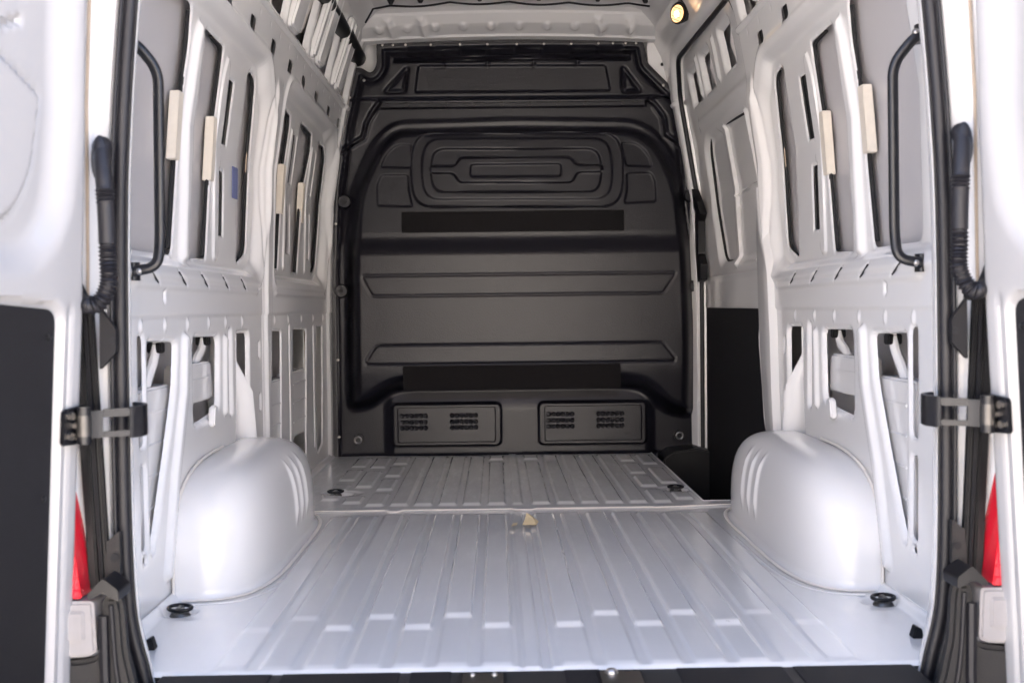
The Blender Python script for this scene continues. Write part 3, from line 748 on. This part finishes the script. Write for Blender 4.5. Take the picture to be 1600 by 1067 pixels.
def bulk_h(U, V, D):
    H = np.zeros_like(U)                       # towards the camera is positive
    d = sdf(U, V, MAIN, .3)
    H += .088*smooth01((-d+.015)/.095)
    ins = smooth01((-d)/.05)
    H += ins*.032*smooth01((1.055-V)/.10)                     # the lower field stands further out
    H += ins*(-.015)*smooth01((.45-V)/.20)
    H -= ins*.055*np.clip((V-1.07)/.55, 0, 1)
    # groove-framed fields
    A = rnd([(-.70, .868), (.775, .868), (.765, .845, .02), (.715, .772), (-.655, .772), (-.695, .845, .02)], .012)
    B = rnd([(-.64, .540), (.712, .540), (.767, .468, .02), (.767, .450), (-.688, .450), (-.688, .468, .02)], .012)
    for P_ in (A, B):
        dd = sdf(U, V, P_, .1); H -= .0035*np.exp(-(dd/.005)**2)
    # concentric oval pressing
    def step(P_, a, w=.010):
        nonlocal H
        dd = sdf(U, V, P_, .25); H += .8*a*smooth01((-dd+w/2)/w)
    step(rnd([(-.449, 1.545), (.518, 1.538), (.545, 1.36), (.518, 1.184), (-.449, 1.192), (-.475, 1.36)], .12), -.014)
    step(rnd([(-.400, 1.518), (.468, 1.512), (.492, 1.36), (.468, 1.222), (-.400, 1.228), (-.424, 1.36)], .10), .006)
    step(rnd([(-.362, 1.468), (.420, 1.462), (.437, 1.36), (.420, 1.256), (-.362, 1.262), (-.378, 1.36)], .07), -.012)
    C = rnd([(-.378, 1.385), (-.262, 1.385), (-.235, 1.425), (.29, 1.422), (.315, 1.385), (.437, 1.382), (.437, 1.350), (.320, 1.350), (.295, 1.302), (-.24, 1.306), (-.268, 1.350), (-.378, 1.352)], .018)
    step(C, .012); step(rect(-.188, .243, 1.332, 1.392, .018), -.009)
    for P_ in (rnd([(-.612, 1.382), (-.47, 1.378), (-.465, 1.487), (-.535, 1.492, .05), (-.59, 1.44, .05)], .012),
               rnd([(-.628, 1.198), (-.462, 1.194), (-.480, 1.26, .03), (-.482, 1.345), (-.608, 1.345), (-.63, 1.30, .03)], .012),
               rnd([(.552, 1.378), (.675, 1.372), (.655, 1.44, .05), (.600, 1.488, .05), (.530, 1.49)], .012),
               rnd([(.540, 1.200), (.690, 1.204), (.688, 1.30), (.672, 1.345, .03), (.552, 1.342), (.556, 1.27)], .012)):
        step(P_, -.008, .008)
    # lower step with the blower panels
    for x0, x1 in ((-.575, -.06), (.128, .640)):
        dd = sdf(U, V, rect(x0, x1, .058, .252, .025), .1)
        H += .012*smooth01((-dd+.010)/.012)
    low = smooth01((.335-V)/.12)*(1-ins)
    H += .020*low*smooth01((.66-np.abs(U-.035))/.06)
    # upper board
    up = smooth01((V-1.70)/.01)
    H += .012*up
    H -= .008*np.exp(-((V-1.712)/.006)**2)*smooth01((.80-np.abs(U-.03))/.02)
    H += .010*smooth01((V-1.664)/.005)*smooth01((1.694-V)/.005)*smooth01((.64-np.abs(U-.02))/.01)
    H -= groove(U, V, [(-.83, 1.455), (-.70, 1.535), (-.685, 1.60), (-.655, 1.655), (-.62, 1.70)], .012, .009)
    H -= groove(U, V, [(.86, 1.455), (.755, 1.535), (.745, 1.62), (.70, 1.68), (.67, 1.70)], .012, .009)
    H += groove(U, V, [(-.83, 1.44), (-.69, 1.52), (-.668, 1.60), (-.635, 1.65)], .006, .007)
    H += groove(U, V, [(.86, 1.44), (.742, 1.52), (.728, 1.61), (.69, 1.665)], .006, .007)
    H -= groove(U, V, [(-.54, 1.892), (-.25, 1.893), (.05, 1.899), (.575, 1.895)], .013, .007)
    H += groove(U, V, [(-.54, 1.905), (-.25, 1.906), (.05, 1.911), (.575, 1.908)], .008, .007)
    step(rnd([(-.430, 1.868), (.462, 1.862), (.485, 1.742), (-.448, 1.742)], .012), -.012, .012)
    for P_ in ([(-.482, 1.858), (-.500, 1.745), (-.590, 1.745)], [(.545, 1.852), (.630, 1.738), (.548, 1.738)]):
        q = rnd(P_, .015); dd = sdf(U, V, q, .1); H -= .012*np.exp(-(dd/.009)**2)
    for x in np.arange(-.49, .53, .131):
        step(rect(x+.008, x+.121, 1.918, 1.958, .006), -.006, .008)
    for x in (-.31, -.10, .12, .33):
        H -= .008*np.exp(-(((U-x)/.008)**2+((V-1.875)/.014)**2))
    # outer flange with a bead
    do = -sdf(U, V, OUT, .2)
    H += .014*smooth01((.030-do)/.006)*smooth01((V-.03)/.03)*0
    H -= .010*np.exp(-((do-.044)/.012)**2)*smooth01((V-1.0)/.1)
    H -= .006*np.exp(-((do-.036)/.006)**2)
    return H
def bulk_hole(U, V): return -sdf(U, V, OUT, .3)
bulk = sheet('bulkhead', -.885, .96, -.04, 2.0, .0045, .0045, bulk_h, lambda U, V, H: (U, YB-H+.0, V), M_plas, van, holes=bulk_hole)
# vent panels
HOLES = []
def vent(x0, x1):
    cx = []
    hs = []
    for c0 in (x0+.085, x0+.325):
        for i in range(6):
            for j, z in enumerate((.199, .169, .141)):
                hs.append((c0-.055+i*.0225, z))
    hs = np.array(hs)
    def hole(U, V):
        D = np.full(U.shape, .1)
        for a, b in hs: D = np.minimum(D, np.sqrt((U-a)**2+(V-b)**2)-.0068)
        return D
    def h(U, V, D):
        return -.004*np.clip(1-D/.004, 0, 1)+.004*smooth01(-sdf(U, V, rect(x0+.01, x1-.01, .07, .24, .01), .1)/.004)
    yv = YB-.0385
    o = sheet('vent_panel', x0, x1, .062, .248, .0028, .0028, h, lambda U, V, H: (U, yv-H, V), M_plas, bulk, holes=hole)
    MB().box(x0+.03, x1-.03, yv+.002, yv+.004, .09, .23).build('vent_shade', M_void, bulk, smooth=False)
vent(-.560, -.072); vent(.142, .628)
for x0, x1, z0, z1, yy in ((-.513, .536, 1.070, 1.166, .0615), (-.514, .511, .328, .442, .078)):
    def fh(U, V, D): return .0008*np.sin(U*9)
    slab('felt_strip', rect(x0, x1, z0, z1, .002), lambda u, v, w: (u, YB-w, v), yy, yy+.041 if z0 > 1 else yy+.050, M_pad, bulk)
# screws round the flange
scr = [(-.835, z) for z in (.10, .47, .80, 1.12, 1.30, 1.42)]+[(-.76, 1.72), (-.69, 1.80)]
scr += [(.925, .05), (.918, .35), (.915, .54), (.895, .98), (.872, 1.20), (.858, 1.36), (.838, 1.56), (.82, 1.66), (.74, 1.765)]
scr += [(x, 1.966) for x in (-.60, -.55, -.49, -.37, -.23, -.10, .04, .17, .30, .43, .50, .56, .61)]
base = None
for x, z in scr:
    if base is None:
        base = MB().ball((0, 0, 0), .0075, (1, .6, 1), 8, 6).build('flange_screw', M_steel, bulk); o = base
    else:
        o = base.copy(); COL.objects.link(o)
    o.parent = bulk; o.location = (x, YB-.010, z)
hb = None
for x in (-.49, -.30, -.165, -.035, .10, .235, .365, .545):
    if hb is None: hb = MB().tube([(0, 0, 0), (0, -.005, 0)], .010, 14).build('board_plug', M_blk, bulk); o = hb
    else: o = hb.copy(); COL.objects.link(o)
    o.parent = bulk; o.location = (x, YB-.022, 1.679)
# side lugs and lashing eyes
for x, z, sg in ((-.790, 1.224, -1), (-.812, .80, -1), (.865, 1.237, 1), (.885, .805, 1)):
    MB().tube([(x, YB-.012, z), (x, YB-.034, z)], [.034, .028], 20).build('bulkhead_lug', M_plas, bulk)
    MB().tube([(x, YB-.034, z), (x, YB-.037, z)], .011, 14).build('lug_hole_shade', M_void, bulk)
for x, z in ((-.741, .087), (.80, .089)):
    MB().tube([(x, YB-.01, z), (x, YB-.035, z)], .026, 20).build('eye_cup', M_blk, bulk, bev=.003)
    P = [(x+.016*math.cos(a), YB-.040, z+.016*math.sin(a)) for a in np.linspace(0, 2*math.pi, 17)[:-1]]
    MB().tube(P, .0045, 8, closed=True).build('eye_ring', M_steel, bulk)
# vertical cable beside the lugs on the right
MB().tube([(.872, YB-.03, 1.20), (.878, YB-.035, 1.0), (.885, YB-.03, .84)], .006, 8).build('bulkhead_cable', M_blk, bulk)

# ---- roof, header and cable
def roof_h(U, V, D):
    return .018*smooth01(np.sin((V-.1)*2*math.pi/.27)*3-.9)*smooth01((.55-np.abs(U))/.03)
roof = sheet('roof', -.605, .605, 2.3, 5.6, .02, .01, roof_h, lambda U, V, H: (U, V, 2.058+.062*(1-(U/.6)**2)+H), M_paint, van)
hd_prof = [(4.98, .052), (5.03, .045), (5.06, .0), (5.20, -.008), (5.235, -.020), (5.245, -.030), (5.30, -.062), (5.40, -.088), (5.41, -.098), (5.47, -.100)]
def hdr_map(U, V, H):
    t = np.array([p[0] for p in hd_prof]); z = np.array([p[1] for p in hd_prof])
    k = V*(len(hd_prof)-1); y = np.interp(k, np.arange(len(t)), t); zz = np.interp(k, np.arange(len(t)), z)
    return U, y-H*.6, 2.087-.022*(U/.72)**2+zz-H
def hdr_h(U, V, D):
    H = np.zeros_like(U); k = V*(len(hd_prof)-1)
    for x in np.arange(-.60, .65, .13):
        H += .010*np.exp(-(((U-x)/.018)**2+((k-6.3)/.35)**2)**2)
    for x in (-.55, -.40, .42, .56):
        H += .012*np.exp(-(((U-x-(k-6)*.01)/.016)**2))*smooth01((k-5)/.5)*smooth01((7.6-k)/.5)
    return H
header = sheet('roof_header', -.72, .72, 0, 1, .008, .008, hdr_h, hdr_map, M_paint, van)
cb = MB(); xs = np.linspace(-.60, .62, 80)
cb.tube([(-.64, 5.12, 1.985)]+[(x, 5.06+.01*math.sin(x*7), 2.062-.022*(x/.72)**2-.005-.012*abs(math.sin(x*math.pi/.262*1.0))*1.0) for x in xs], .0045, 8)
cb.build('roof_cable', M_blk, header)
for x in (-.52, -.39, -.13, .13, .39, .60):
    MB().tube([(x, 5.05, 2.085-.022*(x/.72)**2), (x, 5.05, 2.058-.022*(x/.72)**2)], [.022, .008], 12).build('cable_clip', M_blk, header)
# duct on the left
td = MB().tube([(-.722, 5.50, 1.912), (-.722, 5.0, 1.915), (-.722, 4.98, 1.915), (-.722, 2.6, 1.925)], [.040, .040, .034, .034], 20).build('roof_duct', M_blk, van)
# interior lamp
lh = empty('interior_lamp', (0, 0, 0), van)
L0 = Vector((.684, 4.69, 1.905)); ax = Vector((-.55, -.75, -.35)).normalized()
rt = ax.cross(Vector((0, 0, 1))).normalized(); upv = rt.cross(ax)
rt2 = (rt*math.cos(.45)+upv*math.sin(.45)); up2 = (upv*math.cos(.45)-rt*math.sin(.45))
def LP(u, v, w): q = L0+rt2*u+up2*v+ax*w; return (q.x, q.y, q.z)
ov = lambda a, b, n=24: [(a*math.cos(t), b*math.sin(t)) for t in np.linspace(0, 2*math.pi, n+1)[:-1]]
slab('lamp_housing', ov(.036, .046), LP, -.06, .0, M_blk, lh, bev=.006)
slab('lamp_glass', ov(.027, .036), LP, .0, .010, M_lamp, lh, bev=.004)
slab('lamp_bulb', ov(.010, .014), LP, .0095, .0125, M_bulb, lh)
for v in (-.024, -.012, .012, .024): MB().box(-1, 1, 0, 0, 0, 0) if False else slab('lamp_louvre', [(-.018, v-.0015), (.018, v-.0015), (.018, v+.0015), (-.018, v+.0015)], LP, .0105, .0118, M_seal, lh)
MB().box(.695, .75, 4.68, 4.80, 1.90, 1.985).build('lamp_bracket', M_blk, lh, bev=.008)

# gusset in the right front upper corner
slab('corner_gusset', rnd([(.662, 1.955), (.668, 1.872), (.822, 1.718), (.85, 1.64), (.90, 1.60), (.90, 2.02), (.70, 2.03)], .01), lambda u, v, w: (u, w, v), YB+.001, YB+.02, M_paint, van, bev=.003)
MB().tube([(.735, YB, 1.865), (.735, YB-.008, 1.865)], .008, 12).build('gusset_plug', M_blk, van)
MB().tube([(.753, YB, 1.875), (.753, YB-.006, 1.875)], .004, 10).build('gusset_plug', M_blk, van)

# ---- sliding door (right)
DX = .050
def sd_holes_list():
    return [rnd([(5.01, 1.625), (5.235, 1.625), (5.24, 1.765), (5.03, 1.765)], .02), rnd([(4.71, 1.625), (4.92, 1.625), (4.93, 1.775), (4.73, 1.78)], .02), rnd([(4.30, 1.63), (4.50, 1.63), (4.52, 1.785), (4.30, 1.79)], .02)]
SDH = sd_holes_list()
def sd_hole(U, V):
    D = np.full(U.shape, .16)
    for p in SDH: D = np.minimum(D, sdf(U, V, p, .05))
    return D
SBAY = rnd([(4.16, .87), (5.06, .87), (5.20, 1.15), (5.19, 1.42), (5.10, 1.48), (4.16, 1.50)], .07)
def sd_h(U, V, D):
    H = .026*smooth01(-sdf(U, V, SBAY, .2)/.05)
    for p in SDH:
        d = sdf(U, V, p, .05); t = np.clip(1-np.maximum(d, 0)/.022, 0, 1); H += .026*(1-np.sqrt(np.maximum(0, 1-t*t)))
    for y in (4.62, 4.98): H -= .010*smooth01((.020-np.abs(U-y))/.014)*smooth01((V-1.61)/.02)*smooth01((1.80-V)/.02)
    H -= .012*np.exp(-((V-1.525)/.022)**2)*smooth01((5.2-U)/.05)
    H += .012*np.exp(-((V-1.575)/.012)**2)*0
    # skin fields with raised ribs
    for a, b in ((4.30, 4.38), (4.69, 4.77)):
        H -= .014*smooth01((.013-seg_d(U, V, [(a, .88), (b, 1.45)]))/.008)
    H -= .007*smooth01((.007-seg_d(U, V, [(4.36, 1.18), (4.73, 1.165)]))/.006)
    H += .006*smooth01(-sdf(U, V, rnd([(4.80, .90), (4.98, .90), (5.13, 1.15), (5.12, 1.41), (5.06, 1.455), (4.87, 1.465)], .04), .1)/.006)
    H += .006*smooth01((.84-V)/.01)
    H -= .006*np.exp(-((V-.835)/.012)**2)
    H += .0012*np.sin(U*9+V*6)
    return H
sdo = sheet('sliding_door', 3.96, 5.50, -.30, 1.90, .0075, .0075, sd_h, lambda U, V, H: (Xw(V)+DX+H, U, V), M_paint, van, holes=sd_hole, flip=True)
XS = lambda y, z, o: (float(Xw(z))+DX+o, y, z)
MB().tube(arc_pts([XS(a, b, .021) for a, b in [(4.80, .895), (4.99, .905), (5.14, 1.15), (5.13, 1.41), (5.06, 1.465), (4.90, 1.475)]], r=.06), .006, 8).build('gap_shade', M_void, sdo)  # black tubes painting the shaded gap round the door bay
MB().tube(arc_pts([XS(a, b, .021) for a, b in [(4.36, .89), (4.655, .89)]]), .004, 8).tube(arc_pts([XS(a, b, .021) for a, b in [(4.41, 1.45), (4.74, 1.462)]]), .005, 8).build('gap_shade', M_void, sdo)
slab('trim_panel', rnd([(4.02, .695), (5.335, .700), (5.34, -.14), (5.26, -.19), (4.5, -.22), (4.0, -.22)], .01), lambda u, v, w: XS(u, v, w), -.012, .004, M_trim, sdo, bev=.002)
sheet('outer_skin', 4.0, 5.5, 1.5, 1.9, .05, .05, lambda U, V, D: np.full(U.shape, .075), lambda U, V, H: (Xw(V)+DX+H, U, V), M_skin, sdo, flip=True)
for y in (5.12, 4.82, 4.40):
    MB().tube([XS(y, 1.80, .055), XS(y, 1.72, .05), XS(y-.02, 1.62, .055)], [.02, .035, .03], 12, sq=(1, .6)).build('stiffener_cone', M_skin, sdo)
ap = [p for p in APERTURE if p[1] > .90]
ap = sorted([p for p in ap if p[0] < 4.3 and p[1] < 1.8], key=lambda p: p[1])+[p for p in ap if p[1] >= 1.8 and p[0] < 4.3]+[p for p in ap if p[0] > 4.3]
seen = []; 
for p in APERTURE:
    if p[1] > .9: seen.append(p)
sealp = [(float(Xw(z))+(.046 if y < 4.5 else .028), y+(.075 if y < 4.5 else 0), z) for y, z in seen]
MB().tube(sealp, .011, 10).build('door_seal', M_rub, wr)
MB().tube([(.905, 5.405, z) for z in (.9, .5, .1, -.2)], .010, 10).build('door_seal', M_rub, wr)
MB().tube([(float(Xw(z))+.012, 5.425, z) for z in (1.62, 1.3, 1.0, .6, .1, -.1)], .006, 8).build('pillar_edge', M_paint, wr)
# flared C-pillar cover beside the sliding door
V = []; 
fl = [(1.12, 4.00, 3.99), (.97, 4.05, 3.955), (.82, 4.085, 3.90), (.62, 4.075, 3.87), (.42, 4.02, 3.85), (.25, 3.95, 3.82), (.0, 3.90, 3.78)]
for z, ya, yb in fl:
    for xo, yy in ((.035, ya+.01), (.008, ya), (-.022, (ya*2+yb)/3), (-.018, yb), (.004, yb-.025)): V.append((float(Xw(z))+xo, yy, z))
F = [(i*5+k, i*5+k+1, i*5+k+6, i*5+k+5) for i in range(len(fl)-1) for k in range(4)]
MB().add(V, F).build('pillar_flare', M_paint, wr)
# lock bracket
lb = slab('lock_bracket', rnd([(5.22, .83), (5.30, .82), (5.33, .98), (5.30, 1.15), (5.335, 1.17), (5.33, 1.26), (5.26, 1.20), (5.17, 1.13), (5.22, 1.10), (5.25, .95), (5.20, .90)], .006), lambda u, v, w: (float(Xw(v))+w, u+.03, v), -.002, .03, M_blk, sdo, bev=.004)
# door step
step = empty('door_step', (0, 0, 0), van)
st = MB(); st.box(.66, 1.02, 4.05, 5.6, -.30, -.27); st.box(.655, .667, 4.05, 5.6, -.30, -.008); st.box(.66, 1.0, 4.05, 4.095, -.27, -.006)
st.build('step_tray', M_trim, step, bev=.004)
for y in np.arange(4.3, 5.3, .12): MB().box(.70, .95, y, y+.02, -.27, -.264).build('tread_rib', M_blk, step, bev=.002)
slab('step_box', rnd([(.70, -.27), (.93, -.27), (.93, .03), (.86, .045), (.74, .03), (.70, .0)], .012), lambda u, v, w: (u, w, v), 5.28, 5.50, M_blk, step, bev=.006)

# ---- closed outer body so the load bay is only lit through the rear opening
def shell_map(U, V, H):
    return None
for s in (-1, 1):
    sheet('body_side', 2.20, 7.6, -.45, 2.06, .12, .05, lambda U, V, D: np.full(U.shape, .135), lambda U, V, H: (s*(Xw(V)+H), U, V), M_body, van, flip=(s < 0))
slab('roof_skin', [(-.76, 2.055), (-.5, 2.15), (0, 2.19), (.5, 2.15), (.76, 2.055), (.76, 2.045), (-.76, 2.045)] and [(-.76, 2.06), (-.5, 2.16), (0, 2.20), (.5, 2.16), (.76, 2.06), (.5, 2.145), (0, 2.185), (-.5, 2.145)], lambda u, v, w: (u, w, v), 2.15, 7.2, M_body, van)
MB().box(-1.0, 1.0, 5.60, 5.64, -.45, 2.15).build('cab_wall', M_body, van)
MB().box(-1.0, 1.0, 2.2, 7.6, -.47, -.42).build('underfloor', M_blk, van)
V = []; n2 = len(PD)
for p, nn in zip(PD, ND):
    a = p+nn*.23; V.append((a[0], 2.20, a[1]))
    zz = min(2.14, p[1]+ (0 if p[1] < 1.6 else .24)); xx = math.copysign(1.01, p[0]) if p[1] < 1.6 else p[0]*1.1
    V.append((xx*1.0, 2.21, zz))
MB().add(V, [(2*i, 2*i+1, 2*i+3, 2*i+2) for i in range(n2-1)]).build('rear_panel', M_body, van)
for sx in (-1, 1):
    for y in (3.43, 7.0):
        w = empty('wheel', (0, 0, 0), van)
        P = [(sx*.84, y+.27*math.cos(a), -.36+.27*math.sin(a)) for a in np.linspace(0, 2*math.pi, 33)[:-1]]
        MB().tube(P, .075, 12, closed=True, sq=(1, 1.2)).build('tyre', M_rub, w)
        MB().tube([(sx*.78, y, -.36), (sx*.90, y, -.36)], .22, 32).build('rim', M_dsteel, w, bev=.01)

# ---- scrap on the floor
sc = MB()
pts_ = [(-.006, -.012, .001), (.024, -.018, .002), (.030, .010, .004), (.012, .040, .016), (.004, .030, .022), (.000, .008, .010), (.018, .008, .012)]
sc.add([(a, b, c) for a, b, c in pts_], [(0, 1, 6, 5), (1, 2, 6), (2, 3, 6), (3, 4, 6), (4, 5, 6)])
sc.add([(-.030, -.030, .001), (-.018, -.028, .004), (-.016, .0, .003), (-.026, .004, .001)], [(0, 1, 2, 3)])
me_o = sc.build('tape_scrap', M_scrap, smooth=False)
md = me_o.modifiers.new('thickness', 'SOLIDIFY'); md.thickness = .001
me_o.location = (.012, 3.69, .006); me_o.scale = (1.5, 1.5, 1.3)
me_o['label'] = 'torn scrap of tan masking tape lying on the white floor near the panel seam'
me_o['category'] = 'tape scrap'
part_parent_fix()
for o in bpy.data.objects:
    if o.parent is van and o.type == 'EMPTY': o.location = (0, -3.8, .70)
